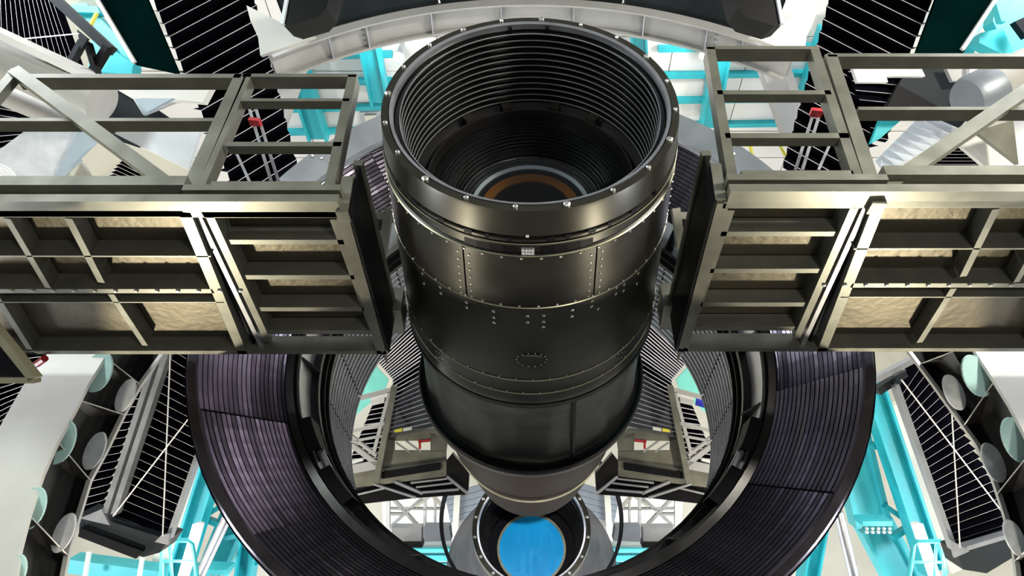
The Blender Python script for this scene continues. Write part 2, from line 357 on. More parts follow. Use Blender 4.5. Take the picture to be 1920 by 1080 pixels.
# shroud: pleated cloth sleeve
V = []; Fc = []; n = 128; ys = [4.31, 4.5, 4.75, 5.0, 5.2, 5.36]
for j in range(n):
    a = 2*math.pi*j/n; w = 0.5*math.sin(7*a+1.0)+0.35*math.sin(13*a)+0.25*math.sin(23*a+2)
    for i, y in enumerate(ys): V.append(axp(RB(y)-0.03+0.014*w*(1 if 0 < i < 5 else 0.3)-0.02*math.sin(math.pi*i/5), y, a))
for j in range(n):
    for i in range(5): Fc.append((j*6+i, ((j+1) % n)*6+i, ((j+1) % n)*6+i+1, j*6+i+1))
obj('shroud', V, Fc, 'shroud', B, smooth=True)
beam('shroud_seam', axp(RB(4.35)-0.015, 4.35, math.radians(160)), axp(RB(5.3)-0.012, 5.33, math.radians(158.5)), 0.022, 0.01, (0, 0, 1), 'black', B)
lathe('flange', [(0.93, 5.34), (1.0, 5.33), (1.012, 5.36), (1.012, 5.42), (1.0, 5.45), (0.9, 5.46)], 'black', B)
lathe('flange_trim', loop([(0.972, 5.322), (0.985, 5.318), (0.985, 5.33), (0.972, 5.33)]), 'teal_dark', B)
lathe('snout', [(0.93, 5.46), (0.90, 5.7), (0.84, 6.4), (0.79, 6.52), (0.80, 6.54), (0.795, 6.6), (0.775, 6.62), (0.74, 7.0), (0.66, 7.5), (0.615, 7.68), (0.58, 7.72), (0.0, 7.72)], 'snout', B)
lathe('snout_seam', loop([(0.80, 6.62), (0.812, 6.63), (0.805, 6.66), (0.79, 6.66)]), 'gold', B)
lathe('snout_cap', [(0.30, 7.72), (0.28, 7.95), (0.0, 8.0)], 'ringblack', B)
# rivets and marks
riv = []
def rivet(y, deg, r=0.0075, lift=0.0):
    a = math.radians(180-deg); c = axp(RB(y)+lift, y, a); riv.append((c, (math.sin(a), -0.05, math.cos(a)), r, 0.006))
for k in range(-90, 91, 7):
    rivet(2.748, k+3); rivet(3.15, k+2)
    rivet(3.93, k, 0.005); rivet(4.10, k+3, 0.005)
for s in (-1, 1):
    for c in (24.5, 75):
        for e in (-2.2, 2.2):
            for y in (2.79, 2.85, 2.91, 2.97, 3.03, 3.09, 3.14): rivet(y, s*c+e, 0.0065)
for d, ys_ in ((-25, (3.22, 3.27)), (-14, (3.23, 3.29, 3.34)), (-1, (3.24, 3.30)), (5, (3.24, 3.30, 3.35)), (16, (3.23, 3.29)), (24, (3.2, 3.25)), (27, (3.3,)), (35, (3.18, 3.24)), (39, (3.2, 3.26)), (-37, (3.2, 3.26)), (47, (3.2, 3.3)), (-47, (3.2, 3.3))):
    for y in ys_: rivet(y, d, 0.010)
for s in (-1, 1):
    for k in range(6): rivet(3.98+0.02*k, s*(41+2*(k % 3)), 0.0045)
for k in range(14):
    t = 2*math.pi*k/14; rivet(3.70+0.075*math.sin(t), 0.5+6*math.cos(t), 0.005)
discs('rivets', riv, 'bolt', B)
# access hatch: raised plate with rounded ends
A = []; n = 24
for k in range(n):
    t = 2*math.pi*k/n; y = 3.70+0.06*math.copysign(abs(math.sin(t))**0.6, math.sin(t)); a = math.radians(180-(0.5+4.9*math.copysign(abs(math.cos(t))**0.6, math.cos(t))))
    A.append(axp(RB(y)+0.004, y, a))
obj('access_hatch', A, [tuple(range(n))], 'barrel', B)
# rim screws
rs = []
for k in range(20):
    a = math.radians(k*18+5); rs.append((axp(0.80, 2.418, a), (0, -1, 0), 0.012 if k % 3 else 0.018, 0.012))
discs('rim_screws', rs, 'bolt', B)
def curved_plate(name, d0, d1, y0, y1, lift, m, par=B, n=4):
    return lathe(name, [(RB(y0)+lift-0.008, y0), (RB(y0)+lift, y0), (RB(y1)+lift, y1), (RB(y1)+lift-0.008, y1)], m, par, math.radians(180-d1), math.radians(180-d0), n, False)
for d in (-58, -46, -33, -22, -15, -7, 7, 13, 22, 29, 40, 52):
    w = 1.5 if d in (-22, -33, 7, 22, 40, -46) else 0.8
    curved_plate('latch', d-w, d+w, 2.592, 2.622, 0.004, 'black')
curved_plate('white_tag', -1.4, -0.3, 2.574, 2.588, 0.004, 'white')
cp = curved_plate('connector_plate', -3.0, 1.6, 2.664, 2.716, 0.004, 'steel')
st = []
for i in range(4):
    for j in range(2):
        a = math.radians(180-(-2.3+i*1.06)); st.append((axp(RB(2.69)+0.004, 2.678+0.024*j, a), (math.sin(a), 0, math.cos(a)), 0.0075, 0.008))
discs('stud', st, 'white', cp)
curved_plate('groove_bar', 4, 23, 2.672, 2.722, -0.008, 'black'); curved_plate('groove_bar', -24, -5, 2.672, 2.722, -0.008, 'black')

# ================================================================= conical ring baffle round the barrel
RG = thing('ring_baffle', 'huge purple-black conical ring of concentric louvre vanes around the barrel', 'baffle', (AX.x, 4.6, AX.z-2.5))
R0, Y0, R1, Y1 = 2.50, 4.32, 2.02, 4.96
lathe('outer_plate', [(2.56, 4.26), (2.54, 4.23), (2.34, 4.36), (2.34, 4.40)], 'greyplate', RG, math.radians(-84), math.radians(84), 60)
lathe('outer_plate', [(2.575, 4.30), (2.55, 4.27), (2.50, 4.29), (2.49, 4.33)], 'vane', RG, math.radians(84), math.radians(276), 80)
lathe('outer_skin', [(2.575, 4.29), (2.58, 4.40), (2.10, 5.06), (2.0, 5.10)], 'vane_dark', RG)
lathe('backing_cone', [(2.52, 4.375), (2.03, 5.0)], 'vane_dark', RG)
lathe('edge_strip', loop([(2.345, 4.345), (2.315, 4.355), (2.315, 4.385), (2.345, 4.375)]), 'silver', RG, math.radians(-84), math.radians(84), 60)
NV, NS = 19, 15
tilt = [random.uniform(-0.002, 0.006) for _ in range(NS)]
for i in range(NV):
    t0 = i/NV; t1 = (i+0.78)/NV
    ra = 2.495+(2.04-2.495)*t0; ya = 4.315+(4.91-4.315)*t0; rb = 2.495+(2.04-2.495)*t1; yb = 4.315+(4.91-4.315)*t1
    for s_ in range(NS):
        a0 = 2*math.pi*s_/NS+0.14; a1 = 2*math.pi*(s_+1)/NS+0.14-0.004; dz = 0.012*(s_ % 2); k_ = tilt[s_]+random.uniform(-0.0012, 0.0012)
        lathe('vane', loop([(ra, ya+k_+dz), (rb, yb-k_+dz), (rb+0.001, yb+0.02+dz), (ra, ya+0.026+dz)]), 'vane', RG, a0, a1, 8, False)
# inner throat: dark hoops, polished band with brackets, dark hoops
lathe('inner_hoop', loop([(2.04, 4.90), (1.98, 4.89), (1.975, 4.95), (2.03, 5.0)]), 'ringblack', RG)
lathe('inner_hoop', loop([(1.975, 4.93), (1.955, 4.93), (1.955, 5.0), (1.975, 5.0)]), 'black', RG)
lathe('polished_band', [(1.955, 4.99), (1.935, 5.28)], 'silver', RG)
lathe('inner_hoop', loop([(1.94, 5.27), (1.87, 5.27), (1.865, 5.31), (1.93, 5.33)]), 'ringblack', RG)
lathe('inner_hoop', loop([(1.90, 5.36), (1.84, 5.36), (1.84, 5.39), (1.89, 5.40)]), 'black', RG)
lathe('inner_hoop', loop([(1.87, 5.44), (1.82, 5.44), (1.82, 5.47), (1.86, 5.48)]), 'ringblack', RG)
lathe('throat_skin', [(1.955, 5.28), (1.95, 5.34), (1.90, 5.55)], 'vane_dark', RG)
for k in range(18):
    a = math.radians(k*20+6); 
    V = [axp(1.95, 5.0, a), axp(1.95, 5.27, a+0.0), axp(1.86, 5.26, a), axp(1.95, 5.0, a+0.012), axp(1.95, 5.27, a+0.012), axp(1.86, 5.26, a+0.012)]
    obj('bracket', V, [(0, 1, 2), (5, 4, 3), (0, 2, 5, 3), (1, 4, 5, 2), (0, 3, 4, 1)], 'black', RG)
for d0, d1 in ((-136, -126), (-121, -112), (112, 121), (126, 136)):
    a0, a1 = math.radians(d0), math.radians(d1)
    lathe('clamp_block', loop([(1.97, 4.90), (1.88, 4.92), (1.86, 5.10), (1.95, 5.12)]), 'black', RG, a0, a1, 6, False)
for d in (-123.5, 123.5):
    tube('clamp_screw', [axp(1.90, 5.0, math.radians(d-3)), axp(1.90, 5.0, math.radians(d+3))], 0.03, 'silver', RG)
pb = []
for k in range(-4, 4):
    for e in (0, 0.02, 0.04):
        a = math.radians(k*20+8); pb.append((axp(2.51-e*2.5, 4.245+e*1.7, a+e), (0, -1, -0.5), 0.016, 0.01))
discs('plate_bolts', pb, 'bolt', RG)
# mirror reflection of the vanes in the throat, built as ribbed panels
LN = thing('ribbed_liner', 'grey finely ribbed curved panels lining the throat inside the ring', 'liner', (AX.x, 6.3, AX.z-1.9))
lathe('backing', [(1.895, 5.49), (1.895, 6.6)], 'vane_dark', LN, math.radians(-112), math.radians(112), 60)
for k in range(14):
    a0 = math.radians(-112+k*16); a1 = a0+math.radians(15.6)
    pr = []
    for i in range(13):
        y = 5.5+0.085*i; pr += [(1.885, y), (1.885, y+0.045), (1.865, y+0.05), (1.865, y+0.08)]
    lathe('liner_panel', pr, 'ribbed', LN, a0, a1, 8, False)

# ================================================================= work platforms (left and right)
def platform(right):
    ZU = 4.0
    U = lambda x, y: (x, 382+(y-400)*1.05) if right else (x, y)        # underside rows, as each side shows them
    sp = ('Z', ZU)
    grp = 'work platforms beside the barrel'
    T = thing('work_platform', 'dark olive metal work platform with guard rails', 'platform', P(350, 520, sp), grp)
    yf = P(200, U(0, 393)[1], sp).y                                     # front edge line
    fp = ('Y', yf)
    def ub(name, p0, p1, w, t, m='olive', z=ZU):
        return pbeam(name, U(*p0), U(*p1), w, t, ('Z', z), m, T)
    # main bay
    xl = -420
    ub('edge_beam', (xl, 401), (345, 401), 16, 0.12)
    ub('edge_beam', (xl, 661), (716, 661), 12, 0.12)
    ub('middle_beam', (xl, 546), (400, 546), 13, 0.12)
    ub('end_beam', (345, 398), (455, 664), 20, 0.12)
    ub('stiffener', (xl, 480), (395, 481), 4, 0.13)
    ub('stiffener', (xl, 567), (420, 567), 3, 0.10)
    for x in (-340, -110): ub('cross_bar', (x+123, 410), (x+200, 540), 11, 0.11); 
    ub('cross_bar', (128, 410), (190, 530), 13, 0.11)
    ub('cross_bar', (208, 552), (272, 648), 11, 0.11); ub('cross_bar', (-10, 552), (55, 655), 11, 0.11); ub('cross_bar', (-250, 552), (-190, 655), 11, 0.11)
    pb = []
    for k in range(12): pb.append((P(*U(22+k*39, 544), ('Z', ZU)), (0, 0, -1), 0.013, 0.012))
    discs('beam_bolts', pb, 'bolt', T)
    plate('deck_panel', [U(xl, 396), U(160, 396), U(215, 480), U(xl, 480)], ('Z', ZU+0.115), 0.02, 'olive_panel', T)
    plate('deck_panel', [U(162, 396), U(352, 396), U(398, 480), U(217, 480)], ('Z', ZU+0.115), 0.02, 'olive_panel', T)
    plate('deck_panel', [U(xl, 482), U(400, 482), U(424, 546), U(xl, 546)], ('Z', ZU+0.118), 0.02, 'olive_panel', T)
    plate('deck_panel', [U(xl, 548), U(225, 548), U(290, 661), U(xl, 661)], ('Z', ZU+0.115), 0.02, 'olive_panel', T)
    plate('deck_panel', [U(227, 548), U(425, 548), U(470, 661), U(292, 661)], ('Z', ZU+0.115), 0.02, 'olive_panel', T)
    # side rail channel between main bay and extension
    ub('channel', (372, 405), (492, 655), 9, 0.10, 'steel', ZU+0.03)
    ub('channel', (362, 405), (480, 655), 5, 0.12, 'black', ZU+0.05)
    # extension box
    ub('extension_beam', (392, 404), (502, 640), 14, 0.14)
    ub('extension_beam', (380, 403), (640, 403), 16, 0.14)
    ub('extension_beam', (625, 412), (700, 624), 12, 0.14, 'olive', ZU+0.02)
    ub('extension_beam', (640, 400), (716, 664), 20, 0.16)
    for y0 in (454, 520, 580, 623): ub('slat', (420+(y0-454)*0.45, y0), (648+(y0-454)*0.31, y0), 13, 0.10, 'olive', ZU+0.02)
    for (ya, yb) in ((404, 452), (456, 518), (522, 578), (582, 624)):
        k = 0.45; plate('deck_panel', [U(395+(ya-404)*k, ya), U(640+(ya-404)*0.31, ya), U(640+(yb-404)*0.31, yb), U(395+(yb-404)*k, yb)], ('Z', ZU+0.125), 0.02, 'olive_panel', T)
    # deep inner side plate, with triangular foot
    a = P(*U(652, 396), sp); b = P(*U(727, 662), sp)
    V = [a, b, b+Vector((0, 0, 0.34)), a+Vector((0, 0, 0.34))]; s = Vector((0.012 if not right else -0.012, 0, 0)); V += [v+s for v in V]
    obj('side_plate', V, BF, 'black', T)
    beam('side_edge', a+Vector((0, 0, 0.34)), b+Vector((0, 0, 0.34)), 0.05, 0.04, (0, 0, 1), 'olive', T)
    c = P(*U(738, 600), ('Z', ZU+0.28)); 
    V = [c+Vector((x*(1 if not right else -1), y, z)) for x, y, z in ((-0.05, -0.12, 0), (0.07, -0.12, 0), (0.05, 0.18, 0), (-0.05, 0.18, 0), (-0.05, -0.12, 0.2), (0.07, -0.12, 0.2), (0.05, 0.18, 0.2), (-0.05, 0.18, 0.2))]
    obj('foot_block', V, BF, 'olive', T)
    plate('foot_gusset', [U(716, 662), U(724, 655), U(726, 685)], sp, 0.02, 'olive', T)
    # front face: two ledges with a dark gap between
    Yq = yf
    zt = P(200, 345 if not right else 326, fp).z; x0 = P(-420, 393, sp).x; x1 = P(640, 401, sp).x; xm = P(345, 401, sp).x
    h = zt-ZU
    beam('front_ledge', (x0, Yq, ZU+h*0.14), (x1, Yq, ZU+h*0.14), 0.12, h*0.28, (0, 0, 1), 'olive', T, False)
    beam('front_ledge', (x0, Yq, ZU+h*0.82), (xm, Yq, ZU+h*0.82), 0.12, h*0.36, (0, 0, 1), 'olive', T, False)
    beam('front_web', (x0, Yq+0.05, ZU+h*0.5), (x1, Yq+0.05, ZU+h*0.5), 0.03, h*0.6, (0, 0, 1), 'black', T, False)
    beam('front_ledge', (xm, Yq, ZU+h*0.55), (x1, Yq, ZU+h*0.55), 0.12, h*0.22, (0, 0, 1), 'olive', T, False)
    # guard rails: (left px, right px) rows
    def R(name, p0, p1, w, t=0.06, m='olive', dy=0.0):
        return pbeam(name, p0, p1, w, t, ('Y', yf+dy), m, T)
    if not right:
        R('guard_post', (452, 138), (338, 388), 26, 0.08)
        R('top_rail', (30, 142), (452, 142), 12, 0.09); R('mid_rail', (-420, 224), (400, 224), 9, 0.08); R('toe_rail', (-420, 352), (345, 352), 14, 0.09)
        R('brace', (24, 128), (318, 346), 24, 0.05, dy=-0.02); R('brace', (30, 128), (-160, 352), 20, 0.05)
        R('extension_post', (466, 138), (368, 370), 13, 0.08); R('extension_post', (661, 140), (611, 376), 18, 0.09)
        R('top_rail', (455, 141), (668, 141), 10, 0.09); R('mid_rail', (452, 187), (655, 187), 8, 0.06); R('mid_rail', (425, 270), (640, 270), 12, 0.06)
        R('toe_rail', (395, 343), (600, 343), 9, 0.06); R('toe_rail', (370, 370), (622, 370), 13, 0.08)
        R('upright', (478, 200), (522, 340), 5, 0.03, 'steel', 0.35); R('upright', (466, 200), (508, 340), 5, 0.03, 'steel', 0.35); R('upright', (440, 280), (470, 345), 5, 0.03, 'steel', 0.35)
        R('clamp', (466, 222), (486, 224), 8, 0.05, 'red', 0.3)
        R('inner_bracket', (652, 330), (640, 398), 22, 0.08); 
    else:
        m_ = lambda x: 2*CX-x
        R('guard_post', (m_(1558), 102), (m_(1650), 382), 25, 0.08)
        R('top_rail', (m_(2300), 103), (m_(1552), 103), 10, 0.09); R('mid_rail', (m_(2300), 203), (m_(1610), 203), 9, 0.08); R('toe_rail', (m_(2300), 335), (m_(1680), 335), 18, 0.09)
        R('brace', (m_(1950), 150), (m_(1665), 345), 26, 0.05, dy=-0.02); R('brace', (m_(1940), 120), (m_(2200), 335), 20, 0.05)
        R('extension_post', (m_(1528), 92), (m_(1615), 350), 18, 0.08); R('extension_post', (m_(1332), 88), (m_(1378), 358), 18, 0.09)
        R('top_rail', (m_(1536), 89), (m_(1325), 89), 10, 0.09); R('mid_rail', (m_(1558), 173), (m_(1345), 173), 12, 0.06); R('mid_rail', (m_(1592), 254), (m_(1360), 254), 14, 0.06)
        R('toe_rail', (m_(1600), 323), (m_(1390), 323), 10, 0.06); R('toe_rail', (m_(1632), 348), (m_(1366), 348), 13, 0.08)
        R('upright', (m_(1528), 205), (m_(1492), 318), 5, 0.03, 'steel', 0.35); R('upright', (m_(1540), 205), (m_(1505), 318), 5, 0.03, 'steel', 0.35); R('upright', (m_(1560), 262), (m_(1535), 318), 5, 0.03, 'steel', 0.35)
        R('clamp', (m_(1522), 204), (m_(1544), 206), 9, 0.05, 'red', 0.3)
        R('inner_bracket', (m_(1342), 306), (m_(1352), 372), 20, 0.08)
both(platform)
# pale green support struts behind each platform's inner edge, on the ring
def strut(right):
    T = thing('support_strut', 'grey-green angled strut between ring baffle and platform', 'strut', P(722, 480, ('d', 5.2)), 'struts at the ring')
    pbeam('post', (728, 390), (706, 540), 15, 0.07, ('d', 5.25), 'olive', T)
    pbeam('arm', (680, 404), (728, 404), 13, 0.05, ('d', 5.3), 'olive', T)
both(strut)
# corner of a further yellow-lit frame at the far left
T = thing('corner_frame', 'warm lit tan metal frame corner with dark inset beside white girder', 'frame', P(30, 690, ('d', 3.6)))
pbeam('frame_bar', (-30, 600), (60, 712), 14, 0.06, ('d', 3.6), 'gold', T); pbeam('frame_bar', (-30, 714), (62, 714), 10, 0.06, ('d', 3.6), 'gold', T)
plate('inset', [(-30, 615), (48, 708), (-30, 708)], ('d', 3.64), 0.02, 'black', T)
t_ = thing('cable_loop', 'small black cable loop with red plug hanging under the platform', 'cable', P(60, 665, ('Z', 3.99)))
tube('wire', [P(75+math.cos(k*0.45)*22-18, 676+math.sin(k*0.45)*14, ('Z', 3.985)) for k in range(13)], 0.006, 'black', t_, 6)
tube('plug', [P(70, 682, ('Z', 3.97)), P(84, 672, ('Z', 3.975))], 0.025, 'red', t_, 8)

# ================================================================= arched channel beam above the barrel
AR = thing('arched_beam', 'grey arched channel beam with stiffener plates curving above the barrel mouth', 'beam', axp(4.5, 4.6, 0))
lathe('web', [(4.50, 4.48), (4.50, 4.82), (4.56, 4.82), (4.56, 4.48)], 'channel', AR, math.radians(-40), math.radians(40), 48)
lathe('lip', loop([(4.50, 4.80), (4.44, 4.80), (4.44, 4.83), (4.50, 4.83)]), 'channel', AR, math.radians(-40), math.radians(40), 48)
lathe('lip', loop([(4.50, 4.46), (4.36, 4.46), (4.36, 4.48), (4.50, 4.48)]), 'channel', AR, math.radians(-40), math.radians(40), 48)
for x in (585, 673, 808, 940, 1073, 1208, 1343, 1430):
    p = P(x, 30, ('Y', 4.5)); a = math.atan2(p.x-AX.x, p.z-AX.z)
    V = [axp(4.50, 4.47, a), axp(4.50, 4.81, a), axp(4.445, 4.81, a), axp(4.37, 4.47, a)]; V += [v+Vector((0.014, 0, 0)) for v in V]
    obj('stiffener', V, BF, 'steel', AR)
bl = []
for x in (673, 1343):
    p = P(x, 50, ('Y', 4.5)); a = math.atan2(p.x-AX.x, p.z-AX.z)
    for k in range(4): bl.append((axp(4.49, 4.52+0.07*k, a+0.008), (0, 0, -1), 0.014, 0.02))
discs('joint_bolts', bl, 'bolt', AR)
HU = thing('top_hull', 'dark slate curved hull panel above the arched grey beam', 'hull', axp(4.6, 4.2, 0))
lathe('hull_panel', loop([(4.52, 4.46), (4.62, 3.9), (4.9, 3.3), (5.0, 3.3), (4.72, 3.95), (4.62, 4.46)]), 'slate', HU, math.radians(-36), math.radians(-14), 16)
lathe('hull_panel', loop([(4.52, 4.46), (4.62, 3.9), (4.9, 3.3), (5.0, 3.3), (4.72, 3.95), (4.62, 4.46)]), 'slate', HU, math.radians(-13.7), math.radians(13.7), 20)
lathe('hull_panel', loop([(4.52, 4.46), (4.62, 3.9), (4.9, 3.3), (5.0, 3.3), (4.72, 3.95), (4.62, 4.46)]), 'slate', HU, math.radians(14), math.radians(36), 16)
def stub(right):
    T = thing('tube_stub', 'black square tube stub with pale edge meeting white saddle plate', 'tube', P(560, 40, ('d', 6.4)), 'tube stubs over the saddles')
    plate('tube_body', [(545, -30), (625, -30), (612, 15), (596, 33), (545, 48), (526, 42)], ('d', 6.3), 0.35, 'black', T)
    pbeam('pale_edge', (540, -20), (528, 44), 6, 0.05, ('d', 6.27), 'fluted', T)
    S = plate('saddle_plate', [(462, 10), (522, 40), (545, 50), (590, 68), (548, 84), (488, 104), (484, 70), (470, 40)], ('d', 6.9), 0.06, 'white')
    tag(S, 'pale curved saddle plate between bellows edge and arched beam', 'plate', 'saddle plates')
    L = thing('leg_strut', 'grey boxed strut dropping from the arched beam behind guard rail', 'strut', P(560, 130, ('d', 8.6)), 'boxed struts')
    pbeam('strut_face', (568, 72), (505, 250), 38, 0.15, ('d', 8.6), 'channel', L)
    pbeam('strut_side', (540, 85), (478, 262), 24, 0.12, ('d', 8.7), 'tube', L)
both(stub)

# ================================================================= curved box girders at both sides
def girder(right):
    G = thing('box_girder', 'white curved box girder with round covers', 'girder', P(100, 900, ('Y', 4.5)), 'side box girders')
    N = [(205, 655), (165, 720), (140, 770), (107, 830), (80, 890), (55, 965), (38, 1030), (28, 1095)]
    O = [(95, 655), (42, 725), (5, 790), (-25, 850), (-45, 910), (-65, 980), (-80, 1040), (-90, 1095)]
    Fr = [(312, 655), (265, 720), (233, 777), (200, 845), (170, 900), (150, 965), (130, 1030), (118, 1095)]
    GU = (((197, 668), (262, 720)), ((150, 748), (232, 777)), ((107, 830), (168, 900)), ((55, 970), (127, 1042)))
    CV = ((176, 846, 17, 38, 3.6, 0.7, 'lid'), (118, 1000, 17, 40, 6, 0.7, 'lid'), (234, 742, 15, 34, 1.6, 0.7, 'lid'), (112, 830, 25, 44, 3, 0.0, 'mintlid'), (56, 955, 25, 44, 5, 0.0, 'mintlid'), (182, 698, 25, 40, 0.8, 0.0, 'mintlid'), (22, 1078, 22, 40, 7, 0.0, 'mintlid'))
    if right:
        q_ = lambda l: [(2*CX-x, y) for x, y in l]
        N = q_([(1826, 655), (1866, 716), (1894, 761), (1922, 816), (1950, 885), (1972, 960), (1988, 1025), (2000, 1095)])
        O = q_([(1936, 655), (1985, 720), (2020, 790), (2050, 850), (2070, 910), (2090, 980), (2105, 1040), (2115, 1095)])
        Fr = q_([(1700, 655), (1743, 712), (1784, 769), (1830, 832), (1862, 900), (1883, 965), (1900, 1030), (1908, 1095)])
        GU = tuple(tuple(q_(l)) for l in (((1790, 655), (1728, 681)), ((1866, 716), (1808, 798)), ((1926, 860), (1871, 926)), ((1975, 985), (1904, 1052))))
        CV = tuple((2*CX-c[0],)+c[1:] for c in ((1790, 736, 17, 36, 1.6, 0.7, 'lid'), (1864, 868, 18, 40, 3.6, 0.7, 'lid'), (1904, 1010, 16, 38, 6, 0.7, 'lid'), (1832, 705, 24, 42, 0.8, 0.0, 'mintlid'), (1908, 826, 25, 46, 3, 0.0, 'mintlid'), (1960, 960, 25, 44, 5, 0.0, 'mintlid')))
    sN = ('Y', 4.48); sF = ('Y', 5.2)
    n = len(N)
    A = [P(x, y, sN) for x, y in N]; Bq = [P(x, y, sN) for x, y in O]
    V = A+Bq; V += [v+Vector((0, 0.03, 0)) for v in V]
    Fc = []
    for i in range(n-1): Fc += [(i, i+1, n+i+1, n+i), (2*n+i, 3*n+i, 3*n+i+1, 2*n+i+1), (i, 2*n+i, 2*n+i+1, i+1), (n+i, n+i+1, 3*n+i+1, 3*n+i)]
    obj('near_flange', V, Fc, 'white', G)
    C = [P(x, y, sF) for x, y in Fr]
    V = []
    for p in C:
        o = Vector((-0.035 if not right else 0.035, 0, 0)); V += [p, p+o, p+o+Vector((0, 0.03, 0)), p+Vector((0, 0.03, 0))]
    Fc = []
    for i in range(n-1):
        for k in range(4): Fc.append((4*i+k, 4*i+4+k, 4*i+4+(k+1) % 4, 4*i+(k+1) % 4))
    obj('far_lip', V, Fc, 'white', G)
    # dark web set behind
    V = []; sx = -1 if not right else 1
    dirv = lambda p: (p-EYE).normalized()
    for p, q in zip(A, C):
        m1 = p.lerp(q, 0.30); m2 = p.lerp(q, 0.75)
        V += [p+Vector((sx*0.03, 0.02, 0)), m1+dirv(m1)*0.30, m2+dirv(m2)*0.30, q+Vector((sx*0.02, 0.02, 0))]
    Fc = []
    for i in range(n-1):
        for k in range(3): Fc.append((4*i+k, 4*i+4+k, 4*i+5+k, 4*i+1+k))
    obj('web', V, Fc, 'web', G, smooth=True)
    for (p0, p1) in GU:
        a = P(*p0, sN)+Vector((0, 0.03, 0)); b = P(*p1, sF); da = (a-EYE).dot(FWD); db = (b-EYE).dot(FWD)
        V = [a, b, P(p1[0]-24, p1[1]+6, ('d', db+0.10)), P(p0[0]-24, p0[1]+52, ('d', da+0.22))]; V += [v+FWD*0.012 for v in V]
        st_ = obj('stiffener', V, BF, 'gusset', G)
        beam('pale_edge', a, b, 0.006, 0.006, (0, 1, 0), 'white', st_)
    def at(i, u):
        k = min(int(i), n-2); f_ = i-k
        return A[k].lerp(A[k+1], f_).lerp(C[k].lerp(C[k+1], f_), u)
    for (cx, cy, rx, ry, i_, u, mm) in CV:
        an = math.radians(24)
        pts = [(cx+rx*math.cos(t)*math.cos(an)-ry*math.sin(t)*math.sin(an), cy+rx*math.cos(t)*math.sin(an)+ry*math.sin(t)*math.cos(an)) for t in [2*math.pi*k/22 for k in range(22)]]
        plate('round_cover', pts, ('d', (at(i_, u)-EYE).dot(FWD)+(0.10 if u < 0.5 else 0.04)), 0.02, mm, G)  # pale discs stand for the brightness of round holes
both(girder)

# ================================================================= black folded bellows
def lower_bellows_l():
    y = lambda a: a
    g1 = 'lower bellows curtains'
    T = bellows('bellows_curtain', 'tall black framed bellows with crossed cables', [(322, y(640)), (262, y(800)), (205, y(965))], [(400, y(690)), (372, y(840)), (312, y(1008))], ('d', 6.9), 21, 0.12, g1)
    bellows('bellows_curtain', 'narrow black bellows strip between girder and frame bar', [(250, y(640)), (175, y(830)), (120, y(975))], [(300, y(650)), (240, y(800)), (188, y(955))], ('d', 7.25), 21, 0.1, 'narrow bellows strips')
    pbeam('frame_bar', (300, y(640)), (196, y(962)), 10, 0.1, ('d', 6.75), 'steel', T); pbeam('frame_bar', (318, y(640)), (212, y(965)), 10, 0.1, ('d', 6.75), 'steel', T)
    pbeam('frame_bar', (374, y(838)), (313, y(1012)), 7, 0.1, ('d', 6.78), 'steel', T)
    plate('bottom_box', [(150, y(962)), (190, y(972)), (316, y(1012)), (300, y(1036)), (268, y(1045)), (148, y(1000))], ('d', 6.8), 0.3, 'slate', T)
    plate('bottom_flap', [(150, y(990)), (268, y(1034)), (255, y(1048)), (146, y(1006))], ('d', 6.76), 0.05, 'black', T)
    plate('gusset', [(190, y(955)), (206, y(985)), (150, y(972))], ('d', 6.74), 0.03, 'steel', T); plate('gusset', [(318, y(1000)), (316, y(1022)), (290, y(1016)), (302, y(1004))], ('d', 6.74), 0.03, 'steel', T)
    tag(tube('brace_cable', [P(320, y(650), ('d', 6.7)), P(305, y(1005), ('d', 6.7))], 0.007, 'wire', None, 6), 'taut white brace cable dropping straight across the bellows', 'cable', 'straight brace cables')
    tag(tube('brace_cable', [P(400, y(725), ('d', 6.62)), P(212, y(968), ('d', 6.62))], 0.007, 'wire', None, 6), 'taut white brace cable slanting across the bellows', 'cable', 'slanting brace cables')
def lower_bellows_r():
    q = lambda x, y: (2*CX-x, y)
    T = bellows('bellows_curtain', 'tall black framed bellows with crossed cables', [q(1725, 690), q(1688, 728), q(1735, 870), q(1794, 1030)][1:], [q(1722, 672), q(1800, 790), q(1868, 910), q(1900, 1000)], ('d', 6.9), 22, 0.12, 'lower bellows curtains')
    pbeam('frame_bar', q(1682, 722), q(1792, 1032), 9, 0.1, ('d', 6.78), 'steel', T)
    pbeam('frame_bar', q(1640, 715), q(1722, 672), 10, 0.1, ('d', 6.78), 'steel', T); pbeam('frame_bar', q(1648, 735), q(1700, 700), 14, 0.1, ('d', 6.85), 'slate', T)
    plate('gusset', [q(1676, 706), q(1700, 694), q(1688, 722)], ('d', 6.72), 0.03, 'slate', T)
    plate('bottom_box', [q(1796, 1036), q(1900, 1000), q(1908, 1040), q(1850, 1075), q(1806, 1068)], ('d', 6.8), 0.3, 'slate', T)
    pbeam('bottom_lip', q(1795, 1034), q(1900, 1003), 8, 0.1, ('d', 6.74), 'steel', T)
    plate('gusset', [q(1782, 1012), q(1818, 1034), q(1790, 1046)], ('d', 6.7), 0.03, 'steel', T)
    tag(tube('brace_cable', [P(*q(1784, 765), ('d', 6.6)), P(*q(1800, 1026), ('d', 6.6))], 0.007, 'wire', None, 6), 'taut white brace cable dropping straight across the bellows', 'cable', 'straight brace cables')
    tag(tube('brace_cable', [P(*q(1690, 712), ('d', 6.53)), P(*q(1876, 956), ('d', 6.53))], 0.007, 'wire', None, 6), 'taut white brace cable slanting across the bellows', 'cable', 'slanting brace cables')
def lower_bellows(right): (lower_bellows_r if right else lower_bellows_l)()
both(lower_bellows)
